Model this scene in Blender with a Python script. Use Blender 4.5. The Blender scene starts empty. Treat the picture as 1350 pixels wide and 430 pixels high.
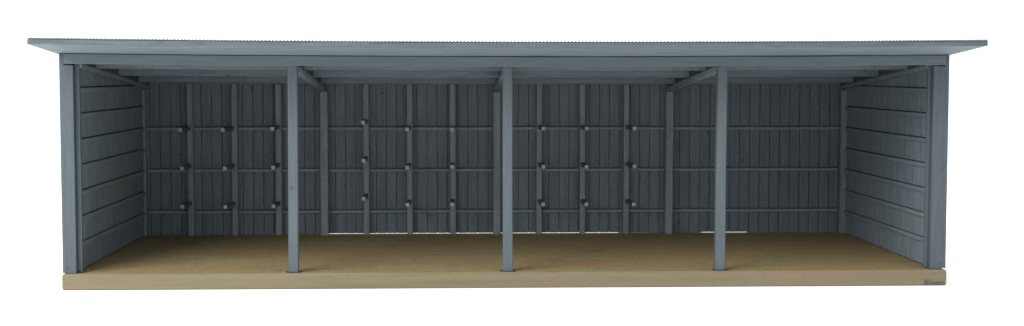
import bpy, bmesh, math, random
from mathutils import Vector, Matrix, noise as mnoise
random.seed(7)
S = bpy.context.scene
COL = S.collection

BT = 0.211                 # height of the base board's top above the ground
W = 5.866                  # half width over the corner posts
D = 4.5                    # depth of the back wall's inner face
SLOPE = 0.076              # the roof falls this much per metre towards the back

# ------------------------------------------------------------------ helpers
def sag(x):
    return -0.032 * (1 - min(1.0, (x / 5.95) ** 2))

def roof_z(x, y):          # underside of the roof sheet
    return BT + 2.887 - SLOPE * y + sag(x)

def jit(a):
    return random.uniform(-a, a)

def hexa(bm, lo, hi, bev=0.0):
    """box given by four bottom and four top corners (counter-clockwise)"""
    v = [bm.verts.new(p) for p in lo] + [bm.verts.new(p) for p in hi]
    fs = [(3, 2, 1, 0), (4, 5, 6, 7), (0, 1, 5, 4), (1, 2, 6, 5), (2, 3, 7, 6), (3, 0, 4, 7)]
    faces = [bm.faces.new([v[i] for i in f]) for f in fs]
    if bev > 0:
        es = list({e for f in faces for e in f.edges})
        bmesh.ops.bevel(bm, geom=es, offset=bev, segments=2, profile=0.6, affect='EDGES')

def box(bm, x0, x1, y0, y1, z0, z1, bev=0.0):
    hexa(bm, [(x0, y0, z0), (x1, y0, z0), (x1, y1, z0), (x0, y1, z0)],
         [(x0, y0, z1), (x1, y0, z1), (x1, y1, z1), (x0, y1, z1)], bev)

def sweep(bm, rings, cap=True):
    """skin a list of equal-length rings of points"""
    vs = [[bm.verts.new(p) for p in r] for r in rings]
    n = len(rings[0])
    for a, b in zip(vs, vs[1:]):
        for i in range(n):
            bm.faces.new((a[i], a[(i + 1) % n], b[(i + 1) % n], b[i]))
    if cap:
        bm.faces.new(list(reversed(vs[0])))
        bm.faces.new(vs[-1])

def octo(c0, c1, d0, d1, b):
    """chamfered rectangle in two coordinates"""
    return [(c0 + b, d0), (c1 - b, d0), (c1, d0 + b), (c1, d1 - b), (c1 - b, d1), (c0 + b, d1), (c0, d1 - b), (c0, d0 + b)]

def timber_x(bm, x0, x1, y0, y1, zb, zt, n=24, b=0.008, wob=0.0015):
    """long piece along x; zb / zt give bottom and top height at (x, y)"""
    rings = []
    for i in range(n + 1):
        x = x0 + (x1 - x0) * i / n
        w = mnoise.noise((x * 0.9, y0 * 3.1, zb(x, y0) * 2)) * wob * 3
        ring = []
        for (yy, t) in octo(y0, y1, 0, 1, 0):
            z = zb(x, yy) + (zt(x, yy) - zb(x, yy)) * t
            ring.append([x, yy + w, z + w])
        # chamfer
        r2 = []
        for (k, (yy, t)) in enumerate([(y0 + b, 0), (y1 - b, 0), (y1, 1e-6), (y1, 2), (y1 - b, 1), (y0 + b, 1), (y0, 2), (y0, 1e-6)]):
            zlo, zhi = zb(x, yy), zt(x, yy)
            z = {0: zlo, 1e-6: zlo + b, 2: zhi - b, 1: zhi}[t]
            r2.append((x, yy + w, z + w))
        rings.append(r2)
    sweep(bm, rings)

def timber_z(bm, cx, cy, wx, wy, z0, z1, n=10, b=0.009, wob=0.004, seed=0.0, lean=0.0):
    """upright post with slightly uneven faces"""
    rings = []
    for i in range(n + 1):
        t = i / n
        z = z0 + (z1 - z0) * t
        dx = mnoise.noise((cx * 1.7 + seed, z * 0.8, 3.3)) * wob + lean * (t - 0.5)
        dy = mnoise.noise((cx * 1.7 + seed, z * 0.8, 9.1)) * wob
        rings.append([(cx + dx + p, cy + dy + q, z) for p, q in octo(-wx / 2, wx / 2, -wy / 2, wy / 2, b)])
    sweep(bm, rings)

def obj(name, bm, mat, parent=None, smooth=False):
    bmesh.ops.recalc_face_normals(bm, faces=bm.faces)
    me = bpy.data.meshes.new(name)
    bm.to_mesh(me); bm.free()
    if smooth:
        for p in me.polygons: p.use_smooth = True
    me.materials.append(mat)
    o = bpy.data.objects.new(name, me)
    COL.objects.link(o)
    if parent is not None: o.parent = parent
    return o

def new(): return bmesh.new()

# ------------------------------------------------------------------ materials
def nodes_of(name):
    m = bpy.data.materials.new(name); m.use_nodes = True
    nt = m.node_tree
    return m, nt, nt.nodes['Principled BSDF']

def N(nt, kind, **kw):
    n = nt.nodes.new(kind)
    for k, v in kw.items():
        if k in n.inputs: n.inputs[k].default_value = v
        else: setattr(n, k, v)
    return n

def ramp(nt, stops):
    r = nt.nodes.new('ShaderNodeValToRGB')
    e = r.color_ramp.elements
    while len(e) < len(stops): e.new(0.5)
    for i, (p, c) in enumerate(stops):
        e[i].position = p
        e[i].color = (c[0], c[1], c[2], 1) if not isinstance(c, (int, float)) else (c, c, c, 1)
    return r

def mapped(nt, scale):
    tc = nt.nodes.new('ShaderNodeTexCoord')
    mp = nt.nodes.new('ShaderNodeMapping')
    mp.inputs['Scale'].default_value = scale
    nt.links.new(tc.outputs['Object'], mp.inputs['Vector'])
    return mp

def mix(nt, blend, fac, a, b):
    m = nt.nodes.new('ShaderNodeMix'); m.data_type = 'RGBA'; m.blend_type = blend
    L = nt.links
    if isinstance(fac, (int, float)): m.inputs[0].default_value = fac
    else: L.new(fac, m.inputs[0])
    for sock, v in ((m.inputs[6], a), (m.inputs[7], b)):
        if isinstance(v, tuple): sock.default_value = (*v, 1)
        else: L.new(v, sock)
    return m.outputs[2]

def painted(name, base, grain, warm=0.0, var=0.22, board=None, bump=0.25, mottle=0.5, scuff=False):
    """blue-grey stain on wood: streaks along the grain, blotches, fine speckle"""
    m, nt, p = nodes_of(name); L = nt.links
    mp = mapped(nt, grain)
    streak = N(nt, 'ShaderNodeTexNoise', Scale=1.0, Detail=6.0, Roughness=0.62); L.new(mp.outputs[0], streak.inputs['Vector'])
    mb = mapped(nt, (1, 1, 1))
    blot = N(nt, 'ShaderNodeTexNoise', Scale=1.35, Detail=5.0, Roughness=0.6); L.new(mb.outputs[0], blot.inputs['Vector'])
    speck = N(nt, 'ShaderNodeTexNoise', Scale=26.0, Detail=3.0, Roughness=0.7); L.new(mb.outputs[0], speck.inputs['Vector'])
    lo = tuple(c * (1 - var) for c in base); hi = tuple(c * (1 + var) for c in base)
    r = ramp(nt, [(0.32, lo), (0.68, hi)]); L.new(streak.outputs[0], r.inputs[0])
    w = tuple(min(1, c * k) for c, k in zip(base, (1.22, 1.06, 0.86)))
    rb = ramp(nt, [(0.45, 0.0), (0.72, 1.0)]); L.new(blot.outputs[0], rb.inputs[0])
    mm = N(nt, 'ShaderNodeMath', operation='MULTIPLY'); L.new(rb.outputs[0], mm.inputs[0]); mm.inputs[1].default_value = 0.25 + warm
    c = mix(nt, 'MIX', mm.outputs[0], r.outputs[0], w)
    rs = ramp(nt, [(0.3, 0.72), (0.7, 1.25)]); L.new(speck.outputs[0], rs.inputs[0])
    c = mix(nt, 'MULTIPLY', mottle, c, rs.outputs[0])
    # sparse dark knots
    kn = N(nt, 'ShaderNodeTexVoronoi', Scale=1.9); L.new(mb.outputs[0], kn.inputs['Vector'])
    rk = ramp(nt, [(0.03, 1.0), (0.07, 0.0)]); L.new(kn.outputs['Distance'], rk.inputs[0])
    c = mix(nt, 'MIX', rk.outputs[0], c, tuple(k * f for k, f in zip(base, (0.45, 0.45, 0.55))))
    if scuff:
        # patches where the paint has worn to a darker purple-grey
        ms = mapped(nt, (0.9, 4, 7)); sn = N(nt, 'ShaderNodeTexNoise', Scale=1.6, Detail=5.0, Roughness=0.65); L.new(ms.outputs[0], sn.inputs['Vector'])
        rf = ramp(nt, [(0.60, 0.0), (0.67, 0.6)]); L.new(sn.outputs[0], rf.inputs[0])
        c = mix(nt, 'MIX', rf.outputs[0], c, tuple(k * f for k, f in zip(base, (0.62, 0.55, 0.66))))
    if board:
        # each board took the stain a little differently
        tc = nt.nodes.new('ShaderNodeTexCoord'); sx = nt.nodes.new('ShaderNodeSeparateXYZ'); L.new(tc.outputs['Object'], sx.inputs[0])
        dv = N(nt, 'ShaderNodeMath', operation='DIVIDE'); L.new(sx.outputs[0], dv.inputs[0]); dv.inputs[1].default_value = board
        fl = N(nt, 'ShaderNodeMath', operation='FLOOR'); L.new(dv.outputs[0], fl.inputs[0])
        wn = nt.nodes.new('ShaderNodeTexWhiteNoise'); wn.noise_dimensions = '1D'; L.new(fl.outputs[0], wn.inputs['W'])
        rw = ramp(nt, [(0.0, (0.94, 0.94, 0.95)), (0.5, (1, 1, 1)), (1.0, (1.06, 1.055, 1.04))]); L.new(wn.outputs[0], rw.inputs[0])
        c = mix(nt, 'MULTIPLY', 1.0, c, rw.outputs[0])
    L.new(c, p.inputs['Base Color'])
    p.inputs['Roughness'].default_value = 0.72
    p.inputs['Specular IOR Level'].default_value = 0.25
    bp = N(nt, 'ShaderNodeBump', Strength=bump, Distance=0.01); L.new(streak.outputs[0], bp.inputs['Height'])
    L.new(bp.outputs[0], p.inputs['Normal'])
    return m

PAINT = (0.081, 0.103, 0.119)
def sc(c, k): return tuple(a * k for a in c)
M_post = painted('painted_post', sc(PAINT, 0.76), (26, 26, 1.6), var=0.13, mottle=0.3, bump=0.15)
M_corner = painted('painted_corner_post', sc(PAINT, 0.66), (26, 26, 1.6), var=0.13, mottle=0.3, bump=0.15)
M_beam = painted('painted_beam', sc(PAINT, 0.97), (1.2, 24, 24), var=0.13, mottle=0.3, bump=0.15)
M_roof = painted('painted_roof', sc(PAINT, 0.72), (1.3, 16, 22), warm=0.12, bump=0.12, scuff=True)
M_soffit = painted('lit_roof_underside', sc(PAINT, 1.85), (1.3, 16, 22), warm=0.12, bump=0.12)  # roof paint lightened; bounce light from the ground put into the colour
M_sheet = painted('corrugated_roof_paint', sc(PAINT, 1.25), (6, 1.0, 6), bump=0.1, scuff=True)
M_joist = painted('painted_joist', sc(PAINT, 1.15), (1.2, 20, 20), warm=0.25)
M_rafter = painted('painted_rafter', sc(PAINT, 1.7), (20, 1.4, 20))
M_shade = painted('rafter_shade_paint', sc(PAINT, 0.5), (20, 1.4, 20))  # dark colour standing in for the shade above the rafters
M_back = painted('painted_back_boards', sc(PAINT, 1.02), (22, 22, 1.5), board=0.1655, mottle=1.0)
M_rail = painted('painted_rail', sc(PAINT, 1.55), (1.2, 20, 20))
M_stud = painted('painted_stud', sc((0.086, 0.104, 0.112), 1.5), (22, 22, 1.5), warm=0.05)
M_arm = painted('painted_arm', sc(PAINT, 0.85), (20, 2, 20), mottle=0.3)
M_side = painted('painted_side_boards', sc(PAINT, 1.35), (22, 14, 1.6), warm=0.1, mottle=0.9)
M_siderail = painted('painted_side_rail', sc(PAINT, 1.4), (20, 1.3, 20), warm=0.35)

def wood(name, k, red, grit):
    m, nt, p = nodes_of(name); L = nt.links
    K = lambda c: tuple(a * b for a, b in zip(c, k))
    mp = mapped(nt, (0.55, 9.0, 14.0))
    n1 = N(nt, 'ShaderNodeTexNoise', Scale=1.0, Detail=7.0, Roughness=0.6, Distortion=0.6); L.new(mp.outputs[0], n1.inputs['Vector'])
    mb = mapped(nt, (0.30, 1.1, 1.4))
    n2 = N(nt, 'ShaderNodeTexNoise', Scale=1.3, Detail=4.0, Roughness=0.55); L.new(mb.outputs[0], n2.inputs['Vector'])
    mc = mapped(nt, (1, 1, 1))
    n3 = N(nt, 'ShaderNodeTexNoise', Scale=17.0, Detail=5.0, Roughness=0.75); L.new(mc.outputs[0], n3.inputs['Vector'])
    r = ramp(nt, [(0.28, K((0.120, 0.097, 0.052))), (0.52, K((0.148, 0.125, 0.073))), (0.76, K((0.166, 0.145, 0.090)))]); L.new(n1.outputs[0], r.inputs[0])
    rb = ramp(nt, [(0.43, 0.0), (0.66, 0.8)]); L.new(n2.outputs[0], rb.inputs[0])
    c = mix(nt, 'MIX', rb.outputs[0], r.outputs[0], K(red))
    rs = ramp(nt, [(0.32, 0.70), (0.66, 1.22)]); L.new(n3.outputs[0], rs.inputs[0])
    c = mix(nt, 'MULTIPLY', grit, c, rs.outputs[0])
    # a few long dark scuffs and knots on the boards
    kn = N(nt, 'ShaderNodeTexVoronoi', Scale=1.0); mk = mapped(nt, (0.75, 2.2, 3.0)); L.new(mk.outputs[0], kn.inputs['Vector'])
    rk = ramp(nt, [(0.04, 0.8), (0.11, 0.0)]); L.new(kn.outputs['Distance'], rk.inputs[0])
    c = mix(nt, 'MIX', rk.outputs[0], c, (0.085, 0.055, 0.032))
    L.new(c, p.inputs['Base Color'])
    p.inputs['Roughness'].default_value = 0.75
    p.inputs['Specular IOR Level'].default_value = 0.2
    bp = N(nt, 'ShaderNodeBump', Strength=0.2, Distance=0.01); L.new(n1.outputs[0], bp.inputs['Height'])
    L.new(bp.outputs[0], p.inputs['Normal'])
    return m
M_wood = wood('lit_pine_floor', (1.42, 1.37, 1.21), (0.156, 0.108, 0.056), 1.0)  # lightened copy of the pine; light on the floor painted into the colour
M_edge = wood('dimmed_pine_edge', (0.91, 0.945, 1.0), (0.172, 0.128, 0.078), 0.25)  # same pine, greyer and darkened; dimmer light put into the colour

def plain(name, col, rough=0.7, var=0.25, scale=9.0):
    m, nt, p = nodes_of(name); L = nt.links
    mb = mapped(nt, (1, 1, 1))
    n = N(nt, 'ShaderNodeTexNoise', Scale=scale, Detail=4.0); L.new(mb.outputs[0], n.inputs['Vector'])
    r = ramp(nt, [(0.3, tuple(c * (1 - var) for c in col)), (0.7, tuple(min(1, c * (1 + var)) for c in col))]); L.new(n.outputs[0], r.inputs[0])
    L.new(r.outputs[0], p.inputs['Base Color']); p.inputs['Roughness'].default_value = rough
    return m
M_stain = plain('dark_glue_stain', (0.030, 0.030, 0.034), 0.5)
M_nail = plain('dark_blue_nail_head', (0.030, 0.042, 0.075), 0.4)
M_stamp = plain('grey_stamp_ink', (0.082, 0.074, 0.071), 0.8)
M_end = plain('pale_arm_end', (0.24, 0.265, 0.275), 0.7, 0.15)  # paler than the rest of the arm
M_white = plain('white_paper_sweep', (0.9, 0.9, 0.9), 0.9, 0.003)

# ------------------------------------------------------------------ the setting: a white tabletop
bm = new()
for q in ((-300, -300), (300, -300), (300, 300), (-300, 300)): bm.verts.new((q[0], q[1], 0))
bm.faces.new(bm.verts)
g = obj('ground', bm, M_white); g['kind'] = 'structure'

# ------------------------------------------------------------------ the base board
bm = new()
n = 30
rings = []
def base_ring(x, w):
    y0, y1, b = -0.055, 4.63, 0.012
    e = mnoise.noise((x * 0.7, 1.2, 5.0)) * 0.004 * w
    return [(x, y0 + b, 0.002), (x, y1 - b, 0.002), (x, y1, b), (x, y1, BT - b), (x, y1 - b, BT),
            (x, y0 + 0.014, BT + 0.0), (x, y0 + e, BT - 0.014 + e), (x, y0 + e, b)]
for i in range(n + 1):
    x = -5.850 + 11.700 * i / n
    rings.append(base_ring(x, 1))
# rounded ends
def shrink(r, x, k):
    cy = sum(p[1] for p in r) / 8; cz = BT / 2
    return [(x, p[1] + (0.02 * k if p[1] < cy else -0.02 * k), p[2] + (0.02 * k if p[2] < cz else -0.02 * k)) for p in r]
rings = [shrink(rings[0], -5.865, 1)] + rings + [shrink(rings[-1], 5.865, 1)]
sweep(bm, rings)
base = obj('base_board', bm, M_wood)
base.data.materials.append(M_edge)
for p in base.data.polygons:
    if p.normal.z < 0.9: p.material_index = 1  # top keeps the lit copy, other faces take the dimmed one
base['label'] = 'long bare pale brown wooden board lying under the grey shed as its floor'
base['category'] = 'base board'

# small worn grey maker's stamp on the front edge, too faint to read
bm = new()
ys = -0.0585
def mark(x0, x1, z0, z1): box(bm, x0, x1, ys - 0.003, ys + 0.004, z0, z1)
z0 = 0.016
mark(5.556, 5.570, z0, z0 + 0.066); mark(5.636, 5.650, z0, z0 + 0.066)
mark(5.570, 5.636, z0 + 0.054, z0 + 0.066); mark(5.570, 5.636, z0, z0 + 0.012)
mark(5.586, 5.600, z0 + 0.014, z0 + 0.052); mark(5.606, 5.630, z0 + 0.014, z0 + 0.036)
x = 5.662
while x < 5.83:
    w = random.uniform(0.008, 0.016)
    mark(x, x + w, z0 + 0.022, z0 + 0.022 + random.uniform(0.014, 0.022)); x += w + 0.006
mark(5.660, 5.836, z0 + 0.001, z0 + 0.013)
st = obj('stamp', bm, M_stamp, base)
st['label'] = 'small faint grey printed stamp near the right end of the front edge'

# ------------------------------------------------------------------ the shed
shed = bpy.data.objects.new('open_shed', None); COL.objects.link(shed)
shed.location = (0, 0, BT)
shed['label'] = 'long blue-grey wooden open-front storage shed with sloping roof, standing on a bare wooden board'
shed['category'] = 'shed'
def part(name, bm, mat, parent=None):
    o = obj(name, bm, mat)
    p = parent or shed
    o.parent = p
    o.matrix_parent_inverse = Matrix.Translation((0, 0, -BT))if p is shed else Matrix.Identity(4)
    return o
def sub(name, bm, mat, parent):
    # parents are meshes modelled in world space with the shed's offset already cancelled
    o = obj(name, bm, mat); o.parent = parent
    return o

# front beam between the notched corner posts
bm = new()
timber_x(bm, -5.805, 5.812, -0.004, 0.115, lambda x, y: BT + 2.748 + sag(x) * 1.05, lambda x, y: BT + 2.880 + sag(x), n=36, b=0.007)
beam = part('front_beam', bm, M_beam)

# front corner posts: a thin outer strip to the roof, the main body under the beam
for s in (-1, 1):
    bm = new()
    inner = 5.688 if s < 0 else 5.652
    a, b = sorted((s * W, s * (5.815 if s > 0 else 5.808)))
    c, d = sorted((s * (5.8165 if s > 0 else 5.8095), s * inner))
    z0p = BT + (0.012 if s < 0 else 0.022)
    hexa(bm, [(a, 0.006, z0p), (b, 0.006, z0p - (0.006)), (b, 0.17, z0p), (a, 0.17, z0p)],
         [(a, 0.006, BT + 2.882), (b, 0.006, BT + 2.882), (b, 0.17, BT + 2.868), (a, 0.17, BT + 2.868)], 0.006)
    hexa(bm, [(c, 0.001, BT + 0.004), (d, 0.001, BT + 0.004), (d, 0.17, BT + 0.004), (c, 0.17, BT + 0.004)],
         [(c, 0.001, BT + 2.734), (d, 0.001, BT + 2.728), (d, 0.17, BT + 2.728), (c, 0.17, BT + 2.734)], 0.006)
    box(bm, c + 0.002, d - 0.002, 0.122, 0.168, BT + 2.70, BT + 2.866)
    cp = part('corner_post', bm, M_corner)
    for (x, z) in (((-5.815, 0.075),) if s < 0 else ((5.775, 0.08), (5.785, 1.34))):
        bm = new()
        m = Matrix.Translation((x, 0.000, BT + z)) @ Matrix.Rotation(math.radians(90), 4, 'X')
        bmesh.ops.create_cone(bm, cap_ends=True, segments=10, radius1=0.022, radius2=0.018, depth=0.012, matrix=m)
        sub('nail_head', bm, M_nail, cp)
# inner jamb strips beside the corner posts
for s in (-1, 1):
    bm = new()
    a, b = sorted((s * 5.60, s * (5.686 if s < 0 else 5.650)))
    if s > 0: a = 5.612
    else: b = -5.632
    box(bm, a, b, 0.10, 0.165, BT + 0.012, BT + 2.72, 0.005)
    part('jamb_strip', bm, M_post)

# three front posts with a dark glue ring at the foot
for i, x in enumerate((-2.857, -0.034, 2.8125)):
    bm = new()
    timber_z(bm, x, 0.066, 0.129, 0.125, BT + 0.003, BT + 2.744 + sag(x) * 1.05, seed=i * 3.7, lean=(0.006, -0.010, 0.008)[i])
    fp = part('front_post', bm, M_post)
    bm = new()
    c = bm.verts.new((x, 0.066, BT + 0.014)); ring = []; low = []
    for k in range(28):
        a = 2 * math.pi * k / 28
        r = 0.098 + 0.020 * mnoise.noise((math.cos(a) * 2 + i * 5, math.sin(a) * 2, i)) 
        px, py = x + math.cos(a) * r * 1.12, 0.062 + math.sin(a) * r * 0.95
        py = max(py, -0.036)
        ring.append(bm.verts.new((x + (px - x) * 0.8, 0.062 + (py - 0.062) * 0.8, BT + 0.012)))
        low.append(bm.verts.new((px, py, BT + 0.0015)))
    for k in range(28):
        j = (k + 1) % 28
        bm.faces.new((c, ring[k], ring[j])); bm.faces.new((ring[k], low[k], low[j], ring[j]))
    bm.faces.new(list(reversed(low)))
    gr = sub('glue_ring', bm, M_stain, fp)

# ------------------------------------------------------------------ roof
RO = 5.925; YF, YB = -1.19, 4.82
bm = new()
timber_x(bm, -RO, RO, YF, YB, lambda x, y: roof_z(x, y), lambda x, y: roof_z(x, y) + 0.062, n=60, b=0.004, wob=0.0012)
roof = part('roof', bm, M_roof)
roof.data.materials.append(M_soffit)
for p in roof.data.polygons:
    if p.normal.z < -0.8: p.material_index = 1  # downward faces take the lit copy of the roof paint
# thin corrugated sheet nailed on top, its ripple showing along the front edge
bm = new()
NP = 268; per = 2 * (RO - 0.004) / NP; sub_n = 6
rows = [YF - 0.006, YF + 0.6, 1.8, YB + 0.006]
top = []; bot = []
for y in rows:
    t = []; b = []
    for i in range(NP * sub_n + 1):
        x = -RO + 0.004 + per * i / sub_n
        h = 0.016 * (0.5 + 0.5 * math.cos(2 * math.pi * i / sub_n)) + 0.002 * mnoise.noise((x * 1.1, y, 0.3))
        z = roof_z(x, y) + 0.0665
        t.append(bm.verts.new((x, y, z + 0.003 + h))); b.append(bm.verts.new((x, y, z)))
    top.append(t); bot.append(b)
for r in range(len(rows) - 1):
    for i in range(NP * sub_n):
        bm.faces.new((top[r][i], top[r][i + 1], top[r + 1][i + 1], top[r + 1][i]))
        bm.faces.new((bot[r][i], bot[r + 1][i], bot[r + 1][i + 1], bot[r][i + 1]))
    for i in (0, NP * sub_n):
        bm.faces.new((top[r][i], top[r + 1][i], bot[r + 1][i], bot[r][i]))
for r in (0, len(rows) - 1):
    for i in range(NP * sub_n):
        bm.faces.new((top[r][i], top[r][i + 1], bot[r][i + 1], bot[r][i]))
sub('corrugated_sheet', bm, M_sheet, roof)
# purlins under the roof, lying over the rafters
for k, y in enumerate((0.95, 2.32, 3.66)):
    bm = new()
    timber_x(bm, -5.72, 5.72, y, y + 0.09, lambda x, yy: roof_z(x, yy) - 0.118 + 0.004 * mnoise.noise((x * .5, k, 1)),
             lambda x, yy: roof_z(x, yy) - 0.003, n=36, b=0.006, wob=0.002)
    sub('purlin', bm, M_joist, roof)
# rafters from the front posts to the back posts
for i, x in enumerate((-5.648, -2.838, -0.03, 2.80, 5.638)):
    bm = new()
    edge = abs(x) > 5
    w = 0.085 if edge else 0.10
    rings = []
    for j in range(9):
        y = 0.118 + (4.44 - 0.118) * j / 8
        zt = roof_z(x, y) - 0.122
        rings.append([(x + p, y, zt - (0.058 if edge else 0.075) + q) for p, q in octo(-w / 2, w / 2, 0, 0.058 if edge else 0.075, 0.006)])
    sweep(bm, rings)
    raf = part('rafter', bm, M_side if edge else M_rafter)
    rings = []
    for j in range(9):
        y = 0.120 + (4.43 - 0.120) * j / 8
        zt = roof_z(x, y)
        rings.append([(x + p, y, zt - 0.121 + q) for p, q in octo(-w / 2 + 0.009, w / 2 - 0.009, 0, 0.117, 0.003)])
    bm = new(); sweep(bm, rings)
    sub('shade_strip', bm, M_shade, raf)  # added dark strip that paints the shade between rafter and roof

# ------------------------------------------------------------------ back wall: vertical boards over a backing
bm = new()
bw = 0.1655
RAILS = (0.352, 1.028, 1.706); RH = 0.046
x = -5.70 
zt = lambda xx: roof_z(xx, 4.56) - 0.006
def bottom_gap(xx):
    # the boards end a little above the floor between these places, so daylight shows below
    if -2.80 < xx < 1.98 or 3.36 < xx < 4.12: return 0.017
    if 1.98 <= xx < 2.55: return 0.009
    return 0.002
k0 = math.floor(-5.72 / bw)
for k in range(k0, int(5.72 / bw) + 1):
    a, b = k * bw + 0.0045 + jit(0.0015), (k + 1) * bw - 0.0045 + jit(0.0015)
    a = max(a, -5.72); b = min(b, 5.72)
    mid = (a + b) / 2
    z0 = BT + bottom_gap(mid)
    dy = random.uniform(-0.003, 0.004)
    tiers = [z0] + [BT + z + RH for z in RAILS]
    for t in range(4):
        za = tiers[t] + (0.021 if t else 0)
        zb = tiers[t + 1] if t < 3 else zt(mid)
        ln = jit(0.002)
        hexa(bm, [(a, D + dy, za), (b, D + dy + jit(.002), za), (b, D + 0.045, za), (a, D + 0.045, za)],
             [(a + ln, D + dy, zb), (b + ln, D + dy, zb), (b + ln, D + 0.045, zb), (a + ln, D + 0.045, zb)], 0.002)
# backing strips behind the joints
x = -5.72
for x0, x1 in ((-5.72, -2.80), (-2.80, 1.98), (1.98, 3.36), (3.36, 4.12), (4.12, 5.72)):
    z0 = BT + bottom_gap((x0 + x1) / 2) + 0.004
    xm = (x0 + x1) / 2
    zz0, zz1 = zt(x0), zt(x1)
    hexa(bm, [(x0, D + 0.047, z0), (x1, D + 0.047, z0), (x1, D + 0.062, z0), (x0, D + 0.062, z0)],
         [(x0, D + 0.047, BT + 2.502), (x1, D + 0.047, BT + 2.502), (x1, D + 0.062, BT + 2.502), (x0, D + 0.062, BT + 2.502)])
back = part('back_wall', bm, M_back)
for z in RAILS:
    bm = new()
    timber_x(bm, -5.66, 5.61, D - 0.045, D - 0.006, lambda x, y: BT + z + 0.003 * mnoise.noise((x * .4, z, 2)),
             lambda x, y: BT + z + RH - 0.002 + 0.003 * mnoise.noise((x * .4, z, 2)), n=40, b=0.005, wob=0.002)
    sub('wall_rail', bm, M_rail, back)
bm = new()
timber_x(bm, -5.66, 5.61, D - 0.10, D - 0.012, lambda x, y: BT + 2.452 + 0.4 * sag(x), lambda x, y: BT + 2.512 + 0.4 * sag(x), n=36, b=0.005)
sub('wall_plate', bm, M_joist, back)

bm = new()
for sx in (-1, 1):
    a, b = sorted((sx * 5.70, sx * 5.868))
    hexa(bm, [(a, D + 0.064, BT + 0.002), (b, D + 0.064, BT + 0.002), (b, D + 0.10, BT + 0.002), (a, D + 0.10, BT + 0.002)],
         [(a, D + 0.064, BT + 2.537), (b, D + 0.064, BT + 2.537), (b, D + 0.10, BT + 2.534), (a, D + 0.10, BT + 2.534)], 0.004)
    o = part('corner_board', bm, M_stud); bm = new()
bm.free()
# back posts below the rafters and in the corners
for i, (x, w) in enumerate(((-5.708, 0.086), (-2.817, 0.124), (-0.027, 0.118), (2.787, 0.122), (5.663, 0.098))):
    bm = new()
    timber_z(bm, x, 4.381, w, 0.112, BT + 0.004, roof_z(x, 4.38) - 0.20, seed=20 + i)
    part('back_post', bm, M_stud)

# ------------------------------------------------------------------ wall studs with three rack arms each
STUDS = (-4.965, -4.256, -3.552, -2.143, -1.441, -0.741, 0.663, 1.368, 2.087)
TIPS = [[(-5.005, 1.736), (-4.983, 1.135), (-4.985, 0.531)], [(-4.344, 1.735), (-4.319, 1.134), (-4.318, 0.525)],
        [(-3.572, 1.753), (-3.566, 1.145), (-3.565, 0.534)], [(-2.155, 1.852), (-2.149, 1.250), (-2.150, 0.650)],
        [(-1.460, 1.744), (-1.462, 1.141), (-1.460, 0.552)], [(-0.755, 1.742), (-0.756, 1.151), (-0.757, 0.556)],
        [(0.690, 1.754), (0.691, 1.149), (0.688, 0.552)], [(1.376, 1.754), (1.374, 1.147), (1.376, 0.549)],
        [(2.136, 1.754), (2.140, 1.151), (2.132, 0.547)]]
for i, x in enumerate(STUDS):
    bm = new()
    timber_z(bm, x, D - 0.072, 0.092, 0.124, BT + 0.004, BT + 2.445, n=8, seed=40 + i * 2.3, lean=jit(0.008))
    stud = part('wall_stud', bm, M_stud)
    for (tx, tz) in TIPS[i]:
        bm = new()
        y0, y1 = 3.75, D - 0.137
        w = 0.029
        rx = x + 0.35 * (tx - x) ; rz = tz + jit(0.004)
        hexa(bm, [(tx - w, y0, BT + tz - w), (tx + w, y0, BT + tz - w), (rx + w, y1, BT + rz - w), (rx - w, y1, BT + rz - w)],
             [(tx - w, y0, BT + tz + w), (tx + w, y0, BT + tz + w), (rx + w, y1, BT + rz + w), (rx - w, y1, BT + rz + w)], 0.004)
        arm = sub('rack_arm', bm, M_arm, stud)
        arm.data.materials.append(M_end)
        for p in arm.data.polygons:
            if p.normal.y < -0.8: p.material_index = 1

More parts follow.
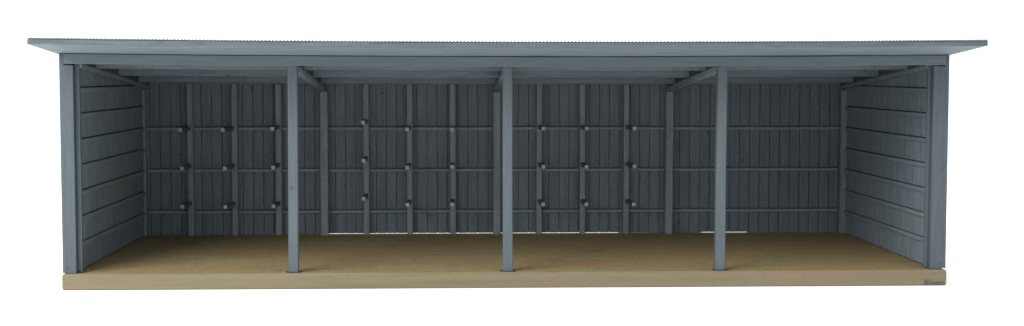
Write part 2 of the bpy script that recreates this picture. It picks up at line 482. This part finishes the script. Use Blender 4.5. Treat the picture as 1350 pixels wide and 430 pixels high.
# ------------------------------------------------------------------ side walls
G0, GS = 0.383, 0.3414
for s in (-1, 1):
    bm = new()
    def slab(xa, xb, y0, y1, z0, z1f, z1b, bev=0.0):
        a, b = sorted((s * xa, s * xb))
        hexa(bm, [(a, y0, z0), (b, y0, z0), (b, y1, z0), (a, y1, z0)], [(a, y0, z1f), (b, y0, z1f), (b, y1, z1b), (a, y1, z1b)], bev)
    zr = lambda y: BT + 2.887 - SLOPE * y - 0.006
    # outer skin
    slab(5.790, 5.815, 0.174, 4.562, BT + 0.004, zr(0.174), zr(4.562))
    # inner vertical boards, broken by a dark reveal above every rail
    levels = [0.016] + [G0 + GS * i for i in range(7)]
    ny = 26
    for li, zl in enumerate(levels):
        z0 = BT + zl + (0.013 if li else 0)
        for j in range(ny):
            y0 = 0.175 + (4.545 - 0.175) * j / ny + 0.0015
            y1 = 0.175 + (4.545 - 0.175) * (j + 1) / ny - 0.0015
            d = 5.700 + jit(0.001)
            if li < len(levels) - 1:
                za = zb = BT + levels[li + 1] + 0.001
            else:
                za, zb = zr(y0) - 0.01, zr(y1) - 0.01
            if min(za, zb) - z0 > 0.02:
                slab(d, 5.786, y0, y1, z0, za, zb, 0.003)
    wall = part('side_wall', bm, M_side)
    for i in range(7):
        zi = BT + G0 + GS * i
        bm = new()
        y1 = 4.32
        rings = []
        for j in range(13):
            y = 0.178 + (y1 - 0.178) * j / 12
            w = 0.004 * mnoise.noise((y * 0.8, i * 2.2, s * 3))
            a, b = sorted((s * 5.674, s * 5.696))
            rings.append([(p, y, zi - 0.058 + q + w) for p, q in octo(a, b, 0, 0.056, 0.006)])
        sweep(bm, rings)
        sub('wall_rail', bm, M_siderail, wall)

# ------------------------------------------------------------------ camera
cam = bpy.data.cameras.new('camera'); co = bpy.data.objects.new('camera', cam); COL.objects.link(co)
cam.sensor_width = 36; cam.sensor_fit = 'HORIZONTAL'; cam.lens = 1900 / 1350 * 36
cam.clip_start = 0.1; cam.clip_end = 2000
co.matrix_world = Matrix.Translation((-0.8372, -18.9862, 2.6408 + BT)) @ Matrix.Rotation(-0.0452, 4, 'Z') @ Matrix.Rotation(math.pi / 2 - 0.0628, 4, 'X') @ Matrix.Rotation(0.0011, 4, 'Z')
S.camera = co

# ------------------------------------------------------------------ light: white studio surround and one softbox from the front left
w = bpy.data.worlds.new('World'); S.world = w; w.use_nodes = True
bg = w.node_tree.nodes['Background']
bg.inputs[0].default_value = (1.0, 1.0, 1.0, 1); bg.inputs[1].default_value = 1.7
la = bpy.data.lights.new('softbox', 'AREA'); la.shape = 'RECTANGLE'; la.size = 16; la.size_y = 11; la.energy = 7600
la.color = (1.0, 0.985, 0.96)
lo = bpy.data.objects.new('softbox', la); COL.objects.link(lo)
lo.location = (-15, -14.5, 13.5)
lo.rotation_euler = (Vector((0, 0, 1)) - lo.location).to_track_quat('-Z', 'Y').to_euler()

S.view_settings.view_transform = 'Standard'; S.view_settings.look = 'None'
S.view_settings.exposure = 0; S.view_settings.gamma = 1
S.cycles.max_bounces = 8; S.cycles.diffuse_bounces = 6
S.cycles.use_denoising = True
